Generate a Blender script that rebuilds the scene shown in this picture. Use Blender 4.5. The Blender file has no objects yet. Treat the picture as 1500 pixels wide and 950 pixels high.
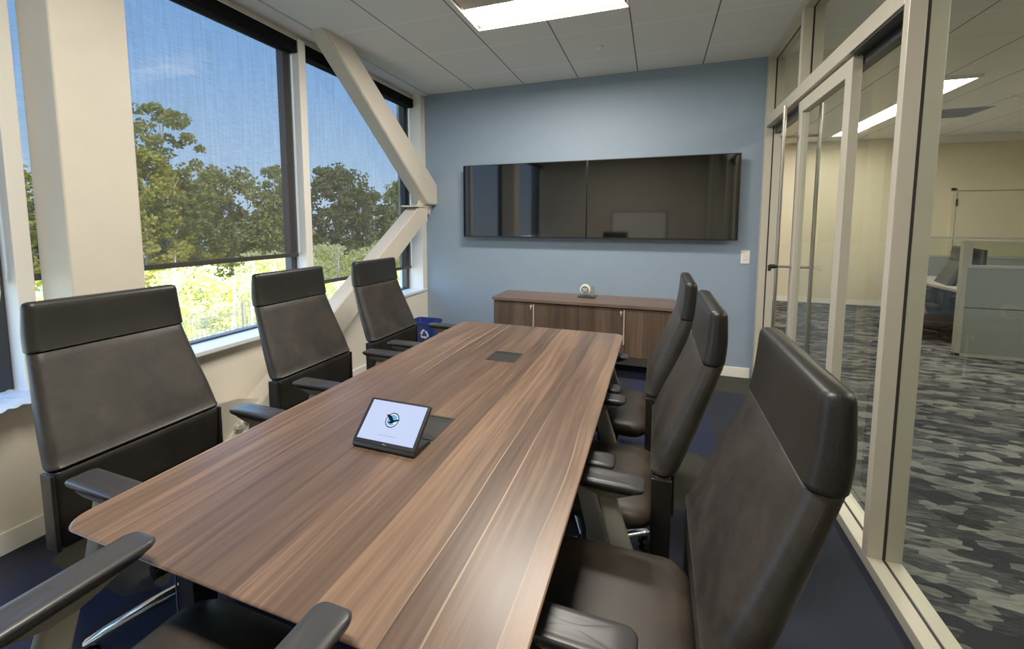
import bpy, bmesh, math, random
import numpy as np
from mathutils import Vector, Matrix
random.seed(7); np.random.seed(7)
SC = bpy.context.scene
COL = SC.collection
PI = math.pi

# ------------------------------------------------------------------ materials
def nt(name):
    m = bpy.data.materials.new(name); m.use_nodes = True
    t = m.node_tree; t.nodes.clear()
    out = t.nodes.new('ShaderNodeOutputMaterial')
    return m, t, out
def N(t, kind, **kw):
    n = t.nodes.new(kind)
    for k, v in kw.items():
        if k.startswith('i_'):
            key = k[2:]
            n.inputs[int(key) if key.isdigit() else key.replace('_', ' ')].default_value = v
        else: setattr(n, k, v)
    return n
def L(t, a, b): t.links.new(a, b)
def lin(c):
    return tuple(((x/255)/12.92 if x/255 <= .04045 else (((x/255)+.055)/1.055)**2.4) for x in c)+(1,)
def ramp(t, fac, stops, interp='LINEAR'):
    r = t.nodes.new('ShaderNodeValToRGB'); r.color_ramp.interpolation = interp
    e = r.color_ramp.elements
    while len(e) < len(stops): e.new(.5)
    for i, (p, c) in enumerate(stops):
        e[i].position = p; e[i].color = c
    L(t, fac, r.inputs[0]); return r.outputs[0]
def coords(t, scale=(1, 1, 1), rot=(0, 0, 0), src='Object'):
    tc = t.nodes.new('ShaderNodeTexCoord'); mp = t.nodes.new('ShaderNodeMapping')
    mp.inputs['Scale'].default_value = scale; mp.inputs['Rotation'].default_value = rot
    L(t, tc.outputs[src], mp.inputs['Vector']); return mp.outputs[0]
def plain(name, c, rough=.6, metal=0, var=.04, nscale=6, bump=0, bscale=200, spec=.5, coat=0):
    """painted / plastic / metal surface with a faint procedural mottling"""
    m, t, out = nt(name)
    b = N(t, 'ShaderNodeBsdfPrincipled'); b.inputs['Roughness'].default_value = rough
    b.inputs['Metallic'].default_value = metal; b.inputs['Specular IOR Level'].default_value = spec
    b.inputs['Coat Weight'].default_value = coat
    c = c if len(c) == 4 else lin(c)
    v = coords(t)
    n = N(t, 'ShaderNodeTexNoise', i_Scale=nscale); n.inputs['Detail'].default_value = 4; L(t, v, n.inputs['Vector'])
    lo = tuple(x*(1-var) for x in c[:3])+(1,); hi = tuple(min(1, x*(1+var)) for x in c[:3])+(1,)
    L(t, ramp(t, n.outputs[0], [(.35, lo), (.65, hi)]), b.inputs['Base Color'])
    if bump:
        n2 = N(t, 'ShaderNodeTexNoise', i_Scale=bscale); L(t, v, n2.inputs['Vector'])
        bp = N(t, 'ShaderNodeBump'); bp.inputs['Strength'].default_value = bump; bp.inputs['Distance'].default_value = .002
        L(t, n2.outputs[0], bp.inputs['Height']); L(t, bp.outputs[0], b.inputs['Normal'])
    L(t, b.outputs[0], out.inputs[0]); return m
def emit(name, c, s):
    m, t, out = nt(name)
    e = N(t, 'ShaderNodeEmission'); e.inputs[0].default_value = c; e.inputs[1].default_value = s
    L(t, e.outputs[0], out.inputs[0]); return m
def leather(name, a, b_, rough=.5, spec=.4):
    m, t, out = nt(name)
    b = N(t, 'ShaderNodeBsdfPrincipled'); b.inputs['Specular IOR Level'].default_value = spec
    v = coords(t)
    n = N(t, 'ShaderNodeTexNoise', i_Scale=7); n.inputs['Detail'].default_value = 9; n.inputs['Roughness'].default_value = .72
    n.inputs['Distortion'].default_value = .25
    L(t, v, n.inputs['Vector'])
    L(t, ramp(t, n.outputs[0], [(.3, lin(a)), (.52, lin(tuple((x+y)/2 for x, y in zip(a, b_)))), (.72, lin(b_))]), b.inputs['Base Color'])
    mr = N(t, 'ShaderNodeMapRange'); mr.inputs['To Min'].default_value = rough-.08; mr.inputs['To Max'].default_value = rough+.1
    L(t, n.outputs[0], mr.inputs[0]); L(t, mr.outputs[0], b.inputs['Roughness'])
    vo = N(t, 'ShaderNodeTexVoronoi', i_Scale=260); L(t, v, vo.inputs['Vector'])
    bp = N(t, 'ShaderNodeBump'); bp.inputs['Strength'].default_value = .18; bp.inputs['Distance'].default_value = .001
    L(t, vo.outputs['Distance'], bp.inputs['Height']); L(t, bp.outputs[0], b.inputs['Normal'])
    L(t, b.outputs[0], out.inputs[0]); return m
def wood(name, across, along, dens=11, dark=(60, 46, 38), mid=(98, 76, 61), light=(148, 117, 92), rough=.27, lines=True):
    """walnut-like laminate: strips across one axis, grain running along the other"""
    m, t, out = nt(name)
    b = N(t, 'ShaderNodeBsdfPrincipled'); b.inputs['Specular IOR Level'].default_value = .45
    tc = N(t, 'ShaderNodeTexCoord'); sp = N(t, 'ShaderNodeSeparateXYZ'); L(t, tc.outputs['Object'], sp.inputs[0])
    A = sp.outputs['XYZ'.index(across)]; B = sp.outputs['XYZ'.index(along)]
    def math_(op, a, b2=None, clamp=False):
        n = N(t, 'ShaderNodeMath', operation=op); n.use_clamp = clamp
        for i, x in enumerate((a, b2)):
            if x is None: continue
            if isinstance(x, (int, float)): n.inputs[i].default_value = x
            else: L(t, x, n.inputs[i])
        return n.outputs[0]
    # slight waver of the strip borders
    cw = N(t, 'ShaderNodeCombineXYZ'); L(t, math_('MULTIPLY', A, 3), cw.inputs[0]); L(t, math_('MULTIPLY', B, 1.1), cw.inputs[1])
    nw = N(t, 'ShaderNodeTexNoise', i_Scale=1.0); nw.inputs['Detail'].default_value = 1; L(t, cw.outputs[0], nw.inputs['Vector'])
    Aw = math_('ADD', A, math_('MULTIPLY', math_('SUBTRACT', nw.outputs[0], .5), .05))
    W = math_('MULTIPLY', Aw, dens)
    # random stagger along the board
    vo = N(t, 'ShaderNodeTexVoronoi', voronoi_dimensions='1D', feature='F1', i_Scale=1); L(t, W, vo.inputs['W'])
    ve = N(t, 'ShaderNodeTexVoronoi', voronoi_dimensions='1D', feature='DISTANCE_TO_EDGE', i_Scale=1); L(t, W, ve.inputs['W'])
    rs = N(t, 'ShaderNodeSeparateColor'); L(t, vo.outputs['Color'], rs.inputs[0])
    # grain
    cg = N(t, 'ShaderNodeCombineXYZ'); L(t, math_('MULTIPLY', Aw, 70), cg.inputs[0]); L(t, math_('MULTIPLY', B, 2.2), cg.inputs[1])
    L(t, math_('MULTIPLY', rs.outputs[2], 20), cg.inputs[2])
    g = N(t, 'ShaderNodeTexNoise', i_Scale=1.0); g.inputs['Detail'].default_value = 6; g.inputs['Roughness'].default_value = .6
    L(t, cg.outputs[0], g.inputs['Vector'])
    cg2 = N(t, 'ShaderNodeCombineXYZ'); L(t, math_('MULTIPLY', Aw, 14), cg2.inputs[0]); L(t, math_('MULTIPLY', B, .9), cg2.inputs[1])
    g2 = N(t, 'ShaderNodeTexNoise', i_Scale=1.0); g2.inputs['Detail'].default_value = 3; L(t, cg2.outputs[0], g2.inputs['Vector'])
    f = math_('ADD', math_('MULTIPLY', rs.outputs[0], .27), math_('ADD', math_('MULTIPLY', g.outputs[0], .64), math_('MULTIPLY', g2.outputs[0], .5)))
    f = math_('SUBTRACT', f, .21)
    col = ramp(t, f, [(.18, lin(dark)), (.5, lin(mid)), (.86, lin(light))])
    if lines:
        edge = math_('LESS_THAN', ve.outputs['Distance'], .028)
        cl = N(t, 'ShaderNodeCombineXYZ'); L(t, math_('MULTIPLY', rs.outputs[1], 31), cl.inputs[0]); L(t, math_('MULTIPLY', B, .8), cl.inputs[1])
        nl = N(t, 'ShaderNodeTexNoise', i_Scale=1.0); nl.inputs['Detail'].default_value = 0; L(t, cl.outputs[0], nl.inputs['Vector'])
        on = N(t, 'ShaderNodeMapRange'); on.inputs['From Min'].default_value = .5; on.inputs['From Max'].default_value = .62; L(t, nl.outputs[0], on.inputs[0])
        k = math_('MULTIPLY', math_('MULTIPLY', edge, on.outputs[0], True), .75)
        mx = N(t, 'ShaderNodeMix', data_type='RGBA'); L(t, k, mx.inputs[0]); L(t, col, mx.inputs[6])
        mx.inputs[7].default_value = lin((196, 166, 134)); col = mx.outputs[2]
    L(t, col, b.inputs['Base Color'])
    mr = N(t, 'ShaderNodeMapRange'); mr.inputs['To Min'].default_value = rough-.04; mr.inputs['To Max'].default_value = rough+.12
    L(t, g.outputs[0], mr.inputs[0]); L(t, mr.outputs[0], b.inputs['Roughness'])
    L(t, b.outputs[0], out.inputs[0]); return m
def glass(name, tint=(1, 1, 1, 1), ior=1.45, boost=1.0):
    """thin pane: straight-through transmission plus fresnel reflection"""
    m, t, out = nt(name)
    tr = N(t, 'ShaderNodeBsdfTransparent'); tr.inputs[0].default_value = tint
    gl = N(t, 'ShaderNodeBsdfGlossy'); gl.inputs['Roughness'].default_value = .015
    v = coords(t); n = N(t, 'ShaderNodeTexNoise', i_Scale=1.5); L(t, v, n.inputs['Vector'])
    L(t, ramp(t, n.outputs[0], [(.3, (.94, .97, .95, 1)), (.7, (1, 1, 1, 1))]), gl.inputs[0])
    fr = N(t, 'ShaderNodeLayerWeight'); fr.inputs[0].default_value = .5
    pw = N(t, 'ShaderNodeMath', operation='POWER'); pw.inputs[1].default_value = 4.6; L(t, fr.outputs['Facing'], pw.inputs[0])
    mu = N(t, 'ShaderNodeMath', operation='MULTIPLY_ADD', use_clamp=True); mu.inputs[1].default_value = .8*boost; mu.inputs[2].default_value = .05*boost; L(t, pw.outputs[0], mu.inputs[0])
    mx = N(t, 'ShaderNodeMixShader'); L(t, mu.outputs[0], mx.inputs[0]); L(t, tr.outputs[0], mx.inputs[1]); L(t, gl.outputs[0], mx.inputs[2])
    L(t, mx.outputs[0], out.inputs[0]); return m
def shade_fabric():
    """dark solar mesh: open weave lets a fraction of the view straight through"""
    m, t, out = nt('solar mesh fabric')
    tr = N(t, 'ShaderNodeBsdfTransparent')
    v = coords(t, (1, 60, 2.5)); n = N(t, 'ShaderNodeTexNoise', i_Scale=1); n.inputs['Detail'].default_value = 4; L(t, v, n.inputs['Vector'])
    v2 = coords(t, (1, 12, 160)); n2 = N(t, 'ShaderNodeTexNoise', i_Scale=1); n2.inputs['Detail'].default_value = 2; L(t, v2, n2.inputs['Vector'])
    ad = N(t, 'ShaderNodeMath', operation='ADD'); L(t, n.outputs[0], ad.inputs[0]); L(t, n2.outputs[0], ad.inputs[1])
    mr = N(t, 'ShaderNodeMapRange'); mr.inputs['From Min'].default_value = .7; mr.inputs['From Max'].default_value = 1.3
    mr.inputs['To Min'].default_value = .13; mr.inputs['To Max'].default_value = .185; L(t, ad.outputs[0], mr.inputs[0])
    df = N(t, 'ShaderNodeBsdfDiffuse'); df.inputs[0].default_value = (.05, .048, .045, 1)
    mx = N(t, 'ShaderNodeMixShader'); L(t, mr.outputs[0], mx.inputs[0]); L(t, df.outputs[0], mx.inputs[1]); L(t, tr.outputs[0], mx.inputs[2])
    L(t, mx.outputs[0], out.inputs[0]); return m
def ceiling_mat(name, x0, y0, s=.605, shift=0):
    m, t, out = nt(name)
    b = N(t, 'ShaderNodeBsdfPrincipled'); b.inputs['Roughness'].default_value = .85; b.inputs['Specular IOR Level'].default_value = .2
    tc = N(t, 'ShaderNodeTexCoord'); sp = N(t, 'ShaderNodeSeparateXYZ'); L(t, tc.outputs['Object'], sp.inputs[0])
    def near(sock, o, w):
        a = N(t, 'ShaderNodeMath', operation='SUBTRACT'); L(t, sock, a.inputs[0]); a.inputs[1].default_value = o - w/2
        w_ = N(t, 'ShaderNodeMath', operation='WRAP'); L(t, a.outputs[0], w_.inputs[0]); w_.inputs[1].default_value = s; w_.inputs[2].default_value = 0
        l = N(t, 'ShaderNodeMath', operation='LESS_THAN'); L(t, w_.outputs[0], l.inputs[0]); l.inputs[1].default_value = w; return l.outputs[0]
    n = N(t, 'ShaderNodeTexNoise', i_Scale=120); n.inputs['Detail'].default_value = 3; L(t, tc.outputs['Object'], n.inputs['Vector'])
    base = ramp(t, n.outputs[0], [(.35, lin((236, 233, 227))), (.6, lin((241, 239, 233)))])
    m1 = N(t, 'ShaderNodeMix', data_type='RGBA'); L(t, near(sp.outputs[1], y0, .012), m1.inputs[0]); L(t, base, m1.inputs[6]); m1.inputs[7].default_value = lin((253, 252, 248))
    m2 = N(t, 'ShaderNodeMix', data_type='RGBA'); L(t, near(sp.outputs[0], x0, .011), m2.inputs[0]); L(t, m1.outputs[2], m2.inputs[6]); m2.inputs[7].default_value = lin((120, 118, 114))
    L(t, m2.outputs[2], b.inputs['Base Color'])
    L(t, b.outputs[0], out.inputs[0]); return m
def carpet(name, kind):
    m, t, out = nt(name)
    b = N(t, 'ShaderNodeBsdfPrincipled'); b.inputs['Roughness'].default_value = .95; b.inputs['Specular IOR Level'].default_value = .1
    if kind == 'navy':
        v = coords(t, (1/.6, 1/.6, 1)); vo = N(t, 'ShaderNodeTexVoronoi', i_Scale=1, distance='CHEBYCHEV'); vo.inputs['Randomness'].default_value = .35; L(t, v, vo.inputs['Vector'])
        sc = N(t, 'ShaderNodeSeparateColor'); L(t, vo.outputs['Color'], sc.inputs[0])
        col = ramp(t, sc.outputs[0], [(.0, lin((46, 49, 60))), (.45, lin((48, 49, 54))), (.62, lin((44, 50, 72))), (.8, lin((62, 61, 54))), (1, lin((50, 52, 57)))], 'CONSTANT')
    else:
        v = coords(t, (1.0, 2.6, 1), (0, 0, .25)); d = N(t, 'ShaderNodeTexNoise', i_Scale=2.2); d.inputs['Detail'].default_value = 2; L(t, v, d.inputs['Vector'])
        mxv = N(t, 'ShaderNodeMix', data_type='RGBA'); mxv.inputs[0].default_value = .10; L(t, v, mxv.inputs[6]); L(t, d.outputs['Color'], mxv.inputs[7])
        vo = N(t, 'ShaderNodeTexVoronoi', i_Scale=7.5, distance='MANHATTAN'); L(t, mxv.outputs[2], vo.inputs['Vector'])
        sc = N(t, 'ShaderNodeSeparateColor'); L(t, vo.outputs['Color'], sc.inputs[0])
        big = N(t, 'ShaderNodeTexNoise', i_Scale=1.1); big.inputs['Detail'].default_value = 5; L(t, v, big.inputs['Vector'])
        a = N(t, 'ShaderNodeMath', operation='ADD'); L(t, sc.outputs[0], a.inputs[0]); L(t, big.outputs[0], a.inputs[1])
        h = N(t, 'ShaderNodeMath', operation='MULTIPLY'); L(t, a.outputs[0], h.inputs[0]); h.inputs[1].default_value = .5
        fine = N(t, 'ShaderNodeTexNoise', i_Scale=14); fine.inputs['Detail'].default_value = 3; L(t, coords(t, (1, 5, 1), (0, 0, .2)), fine.inputs['Vector'])
        f2 = N(t, 'ShaderNodeMath', operation='MULTIPLY_ADD'); L(t, fine.outputs[0], f2.inputs[0]); f2.inputs[1].default_value = .5; L(t, h.outputs[0], f2.inputs[2])
        f3 = N(t, 'ShaderNodeMath', operation='SUBTRACT'); L(t, f2.outputs[0], f3.inputs[0]); f3.inputs[1].default_value = .25
        col = ramp(t, f3.outputs[0], [(.3, lin((48, 48, 54))), (.46, lin((70, 70, 74))), (.58, lin((98, 98, 98))), (.76, lin((132, 131, 126)))])
    n = N(t, 'ShaderNodeTexNoise', i_Scale=260); L(t, coords(t), n.inputs['Vector'])
    mx = N(t, 'ShaderNodeMix', data_type='RGBA', blend_type='MULTIPLY'); mx.inputs[0].default_value = .35; L(t, col, mx.inputs[6]); L(t, n.outputs['Color'], mx.inputs[7])
    g = N(t, 'ShaderNodeMix', data_type='RGBA', blend_type='MULTIPLY')
    L(t, col, mx.inputs[6]); L(t, mx.outputs[2], b.inputs['Base Color'])
    bp = N(t, 'ShaderNodeBump'); bp.inputs['Strength'].default_value = .5; bp.inputs['Distance'].default_value = .003
    L(t, n.outputs[0], bp.inputs['Height']); L(t, bp.outputs[0], b.inputs['Normal'])
    L(t, b.outputs[0], out.inputs[0]); return m
def leaf_mat(name, a, b_):
    m, t, out = nt(name)
    d = N(t, 'ShaderNodeBsdfDiffuse'); tl = N(t, 'ShaderNodeBsdfTranslucent')
    n = N(t, 'ShaderNodeTexNoise', i_Scale=.9); n.inputs['Detail'].default_value = 5; L(t, coords(t), n.inputs['Vector'])
    c = ramp(t, n.outputs[0], [(.35, lin(a)), (.65, lin(b_))])
    L(t, c, d.inputs[0]); L(t, c, tl.inputs[0])
    mx = N(t, 'ShaderNodeMixShader'); mx.inputs[0].default_value = .35; L(t, d.outputs[0], mx.inputs[1]); L(t, tl.outputs[0], mx.inputs[2])
    L(t, mx.outputs[0], out.inputs[0]); return m

M = {}
M['blue'] = plain('blue wall paint', (134, 153, 172), .55, var=.015, bump=.08, bscale=300)
M['cream'] = plain('cream wall paint', (206, 198, 182), .6, var=.015, bump=.08, bscale=300)
M['creamlight'] = plain('light cream wall paint', (236, 226, 208), .6, var=.015, bump=.08, bscale=300)
M['office'] = plain('office wall paint', (222, 212, 184), .6, var=.015)
M['steelpaint'] = plain('painted steel cream', (212, 204, 188), .45, var=.02, bump=.05, bscale=80)
M['white'] = plain('white trim paint', (238, 234, 224), .45, var=.01)
M['sill'] = plain('white sill', (226, 228, 228), .35, var=.01)
M['frame'] = plain('partition aluminium', (196, 189, 172), .42, metal=.15, var=.02)
M['framedark'] = plain('dark anodised frame', (40, 40, 42), .4, var=.02)
M['gasket'] = plain('black rubber gasket', (38, 34, 34), .7)
M['fascia'] = plain('black shade fascia', (10, 10, 13), .85, var=.03, spec=.15)
M['hem'] = plain('dark grey hem bar', (52, 48, 44), .5)
M['table'] = wood('walnut table laminate', 'X', 'Y')
M['tableedge'] = plain('dark table edge', (44, 34, 30), .4)
M['cabdoor'] = wood('walnut cabinet doors', 'X', 'Z', 12, (58, 45, 36), (84, 67, 53), (118, 96, 77), .45, False)
M['cabtop'] = wood('walnut cabinet top', 'Y', 'X', 14, (84, 66, 56), (112, 90, 76), (140, 114, 98), .35, False)
M['metal'] = plain('brushed nickel', (190, 184, 172), .28, metal=1, var=.04)
M['pull'] = plain('satin pull metal', (214, 204, 184), .4, metal=.35, var=.02)
M['chrome'] = plain('polished aluminium', (225, 228, 232), .13, metal=1, var=.02)
M['leather'] = leather('dark brown leather', (28, 25, 22), (57, 51, 44), .42)
M['leatherdark'] = leather('near black leather', (20, 19, 17), (32, 29, 26), .40)
M['seatleather'] = leather('brown seat leather', (32, 27, 22), (58, 49, 39), .44)
M['pad'] = plain('black soft arm pad', (46, 45, 46), .36, var=.03)
M['padunder'] = plain('black plastic', (18, 18, 20), .5)
M['post'] = plain('grey painted arm post', (150, 146, 134), .45, metal=.2, var=.04)
M['caster'] = plain('black caster', (20, 20, 24), .35)
M['black'] = plain('black matte', (14, 14, 15), .5)
M['tvscreen'] = plain('glossy black screen', (9, 8, 8), .05, var=.02, spec=1.0, coat=.25)
M['tvbody'] = plain('black tv body', (16, 16, 18), .35)
M['navy'] = carpet('navy carpet tiles', 'navy')
M['camo'] = carpet('grey patterned carpet', 'camo')
M['ceil'] = ceiling_mat('lay-in ceiling tiles', -1.445, 4.073)
M['soffit'] = plain('ceiling soffit paint', (238, 236, 230), .8)
M['glass'] = glass('partition glass', (.82, .87, .82, 1), 1.5, .75)
M['winglass'] = glass('window glass', (.95, .97, .96, 1), boost=.4)
M['shade'] = shade_fabric()
M['lens'] = emit('fixture lens', (1, .93, .82, 1), 75)
M['olens'] = emit('office lens', (1, .93, .8, 1), 32)
M['reflector'] = plain('fixture reflector', (205, 190, 172), .5)
M['bin'] = plain('blue bin plastic', (22, 48, 130), .4, var=.03)
M['symbol'] = plain('white print', (225, 228, 235), .6)
M['screen'] = emit('tablet screen', lin((196, 210, 246)), 1.0)
M['plastic'] = plain('dark grey plastic', (30, 31, 34), .32)
M['plate'] = plain('grey hatch plate', (44, 43, 40), .42, metal=.3)
M['cubefabric'] = plain('grey cubicle fabric', (118, 122, 117), .9, var=.06, nscale=90)
M['cubeframe'] = plain('cubicle trim', (150, 148, 138), .5)
M['bluecab'] = plain('dark blue pedestal', (34, 52, 66), .5)
M['desk'] = plain('grey desk laminate', (150, 146, 136), .45)
M['paper'] = plain('white paper', (235, 235, 230), .7)
M['film'] = plain('clear bluish film', (190, 208, 230), .25, spec=.8)
M['bark'] = plain('pale bark', (214, 206, 190), .9, var=.3, nscale=4)
M['barkd'] = plain('brown bark', (110, 96, 80), .9, var=.3, nscale=4)
M['leafy'] = leaf_mat('yellow green leaves', (176, 176, 70), (226, 214, 120))
M['leafg'] = leaf_mat('green leaves', (134, 142, 78), (190, 184, 112))
M['leafd'] = leaf_mat('dark leaves', (104, 114, 74), (150, 150, 98))
M['leafp'] = leaf_mat('pale sunlit leaves', (214, 220, 120), (252, 248, 196))  # overexposed sunlight is put into this leaf colour
M['grass'] = plain('dry grass', (205, 204, 160), .95, var=.2, nscale=1.5)
M['fence'] = plain('dark metal fence', (128, 124, 104), .5)
M['printdark'] = plain('dark print', (24, 28, 44), .5)
M['vent'] = plain('grey vent', (120, 120, 114), .6)

# ------------------------------------------------------------------ mesh helpers
def BM(): return bmesh.new()
def box(bm, x0, x1, y0, y1, z0, z1, bev=0, seg=2):
    r = bmesh.ops.create_cube(bm, size=1)
    vs = r['verts']
    for v in vs:
        v.co = Vector((x0+(v.co.x+.5)*(x1-x0), y0+(v.co.y+.5)*(y1-y0), z0+(v.co.z+.5)*(z1-z0)))
    if bev:
        es = list({e for v in vs for e in v.link_edges})
        bmesh.ops.bevel(bm, geom=es, offset=bev, segments=seg, profile=.6, affect='EDGES')
    return bm
def prism(bm, pts, axis, a, b):
    """extrude a polygon along an axis; pts are the other two coordinates in xyz order"""
    def P(p, t):
        q = list(p); q.insert('xyz'.index(axis), t); return Vector(q)
    v0 = [bm.verts.new(P(p, a)) for p in pts]; v1 = [bm.verts.new(P(p, b)) for p in pts]
    n = len(pts)
    bm.faces.new(v0); bm.faces.new(v1[::-1])
    for i in range(n): bm.faces.new((v0[i], v1[i], v1[(i+1) % n], v0[(i+1) % n]))
    bmesh.ops.recalc_face_normals(bm, faces=bm.faces[:]); return bm
def cyl(bm, p, q, r, r2=None, seg=16, caps=True):
    p, q = Vector(p), Vector(q); d = q-p
    m = Matrix.Translation((p+q)/2) @ d.to_track_quat('Z', 'Y').to_matrix().to_4x4()
    bmesh.ops.create_cone(bm, cap_ends=caps, segments=seg, radius1=r, radius2=r if r2 is None else r2, depth=d.length, matrix=m); return bm
def rrect(cx, cy, hx, hy, r, n=5):
    r = min(r, hx*.999, hy*.999); out = []
    for sx, sy, a0 in ((1, 1, 0), (-1, 1, 90), (-1, -1, 180), (1, -1, 270)):
        for k in range(n+1):
            a = math.radians(a0+90*k/n)
            out.append((cx+sx*(hx-r)+r*math.cos(a), cy+sy*(hy-r)+r*math.sin(a)))
    return out
def loft(bm, rings, cap=True):
    """rings: lists of 3-D points, same count"""
    R = [[bm.verts.new(p) for p in ring] for ring in rings]
    n = len(R[0])
    for a, b in zip(R, R[1:]):
        for i in range(n): bm.faces.new((a[i], a[(i+1) % n], b[(i+1) % n], b[i]))
    if cap: bm.faces.new(R[0][::-1]); bm.faces.new(R[-1])
    bmesh.ops.recalc_face_normals(bm, faces=bm.faces[:]); return bm
def quad(bm, *ps):
    bm.faces.new([bm.verts.new(p) for p in ps]); return bm
def tube(bm, pts, r, seg=8):
    for a, b in zip(pts, pts[1:]): cyl(bm, a, b, r, seg=seg)
    return bm

ORIG = {}
def origin(o): return ORIG.get(o.name, Vector((0, 0, 0)))
def obj(name, bm, m, parent=None, smooth=False, local=False, angle=35):
    """link one mesh object. World coordinates unless local; top-level meshes get their origin at their base"""
    me = bpy.data.meshes.new(name)
    if not local:
        if parent is not None: off = origin(parent)
        else:
            xs = [v.co for v in bm.verts]
            off = Vector(((min(v.x for v in xs)+max(v.x for v in xs))/2, (min(v.y for v in xs)+max(v.y for v in xs))/2, min(v.z for v in xs)))
        for v in bm.verts: v.co -= off
    bm.to_mesh(me); bm.free()
    me.materials.append(M[m] if isinstance(m, str) else m)
    o = bpy.data.objects.new(name, me); COL.objects.link(o)
    if parent is not None: o.parent = parent; ORIG[o.name] = origin(parent)
    elif not local: o.location = off; ORIG[o.name] = off.copy()
    if smooth:
        for p in me.polygons: p.use_smooth = True
        if angle < 180:
            import math as _m
            me.update()
            bm2 = bmesh.new(); bm2.from_mesh(me)
            for e in bm2.edges:
                if len(e.link_faces) == 2 and e.calc_face_angle(0) > _m.radians(angle): e.smooth = False
            bm2.to_mesh(me); bm2.free()
    return o
def world_obj(name, bm, m, **k):
    """structure whose material uses world-aligned object coordinates: origin stays at 0,0,0"""
    return obj(name, bm, m, local=True, **k)
def thing(name, label, cat, loc=(0, 0, 0), group=None, rotz=0):
    o = bpy.data.objects.new(name, None); COL.objects.link(o); o.location = loc; o.rotation_euler = (0, 0, rotz)
    o.empty_display_size = .1
    ORIG[o.name] = Vector(loc); o['label'] = label; o['category'] = cat
    if group: o['group'] = group
    return o
def tag(o, label, cat, group=None, kind=None):
    o['label'] = label; o['category'] = cat
    if group: o['group'] = group
    if kind: o['kind'] = kind
    return o
def struct(o, label=None, cat=None):
    o['kind'] = 'structure'
    if label: o['label'] = label
    if cat: o['category'] = cat
    return o
def sempty(name, loc, label, cat):
    return struct(thing(name, label, cat, loc))
def dup(root, loc, rotz=0, label=None, group=None):
    r = root.copy(); COL.objects.link(r); r.location = loc; r.rotation_euler = (0, 0, rotz)
    if label: r['label'] = label
    if group: r['group'] = group
    for ch in list(root.children):
        c = ch.copy(); COL.objects.link(c); c.parent = r
        for g in list(ch.children):
            d = g.copy(); COL.objects.link(d); d.parent = c
    return r

# ------------------------------------------------------------------ room shell
XL, XR, YB, H = -2.70, .90, 4.49, 3.05
YN = -1.55          # wall behind the photographer
GX = -2.93          # window glass plane
OX, OY = 8.5, 9.35  # office extents
bm = BM(); quad(bm, (-3.02, YN, 0), (.98, YN, 0), (.98, YB, 0), (-3.02, YB, 0))
struct(world_obj('floor', bm, 'navy'), 'dark navy carpet tile floor of the meeting room', 'floor')
bm = BM(); quad(bm, (.98, YN, 0), (OX, YN, 0), (OX, OY, 0), (.98, OY, 0))
struct(world_obj('floor_office', bm, 'camo'), 'grey patterned carpet of the open office beyond the glass', 'floor')
# ceiling with a recess for each fixture
FX0, FX1 = -1.40, -.237
FY = [(2.565, 3.17), (.15, .755)]
bm = BM()
def rectxy(x0, x1, y0, y1, z=H): quad(bm, (x0, y0, z), (x0, y1, z), (x1, y1, z), (x1, y0, z))
rectxy(-2.655, FX0, YN, YB); rectxy(FX1, .98, YN, YB)
ys = [YN, FY[1][0], FY[1][1], FY[0][0], FY[0][1], YB]
for i in (0, 2, 4): rectxy(FX0, FX1, ys[i], ys[i+1])
struct(world_obj('ceiling', bm, 'ceil'), 'white lay-in tile ceiling of the meeting room', 'ceiling')
bm = BM(); rectxy(1.0, OX, YN, OY)
struct(world_obj('ceiling_office', bm, 'ceil'), 'white tile ceiling of the open office', 'ceiling')
bm = BM(); box(bm, -3.02, -2.655, YN, YB, H-.012, H+.05)
struct(world_obj('trim_1', bm, 'soffit'), 'plain white soffit strip above the windows', 'trim')
bm = BM(); box(bm, -3.1, OX+.1, YN-.1, OY+.1, H+.25, H+.35)
struct(world_obj('roof_slab', bm, 'soffit'), 'roof slab over the rooms', 'ceiling')
# back (blue) wall
bm = BM(); box(bm, -2.70, 1.06, YB, YB+.12, 0, H+.1)
struct(world_obj('wall_back', bm, 'blue'), 'blue painted end wall carrying the screens', 'wall')
bm = BM(); box(bm, -3.1, 1.06, YB+.12, YB+.14, -.3, H+.2); box(bm, -3.1, -2.70, YB, YB+.12, -.3, H+.2)
struct(world_obj('wall_back_outer', bm, 'cream'), 'cream outer side of the end wall', 'wall')
bm = BM(); box(bm, -3.1, OX+.1, YN-.12, YN, 0, H+.1)
struct(world_obj('wall_front', bm, 'cream'), 'cream wall behind the viewpoint', 'wall')
# left wall below the windows (slightly out of square towards the viewer)
bm = BM()
prism(bm, [(-2.80, YN), (-2.79, .95), (-2.705, 4.49), (-3.02, 4.49), (-3.02, YN)], 'z', 0, .675)
struct(world_obj('wall_left', bm, 'creamlight'), 'cream low wall below the windows', 'wall')
bm = BM(); prism(bm, [(-2.79, YN), (-2.78, .95), (-2.692, 4.49), (-2.80, 4.49), (-2.84, YN)], 'z', 0, .1)
struct(world_obj('baseboard_left', bm, 'white'), 'white baseboard along the window wall', 'baseboard')
bm = BM(); box(bm, XL, .9, YB-.014, YB, 0, .1, .004)
struct(world_obj('baseboard_back', bm, 'white'), 'white baseboard along the blue wall', 'baseboard')
# sill
bm = BM(); box(bm, -3.0, -2.695, YN, YB, .675, .705, .006)
struct(world_obj('trim_2', bm, 'sill'), 'white window sill along the left wall', 'trim')
# head above windows + outer corner jamb
bm = BM(); box(bm, -3.02, -2.84, YN, YB, 2.985, H)
struct(world_obj('trim_3', bm, 'white'), 'white window head above the shades', 'trim')
bm = BM(); box(bm, -2.98, -2.705, 4.40, 4.49, .705, 3.04)
struct(world_obj('trim_4', bm, 'white'), 'white window jamb in the far corner', 'trim')

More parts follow.
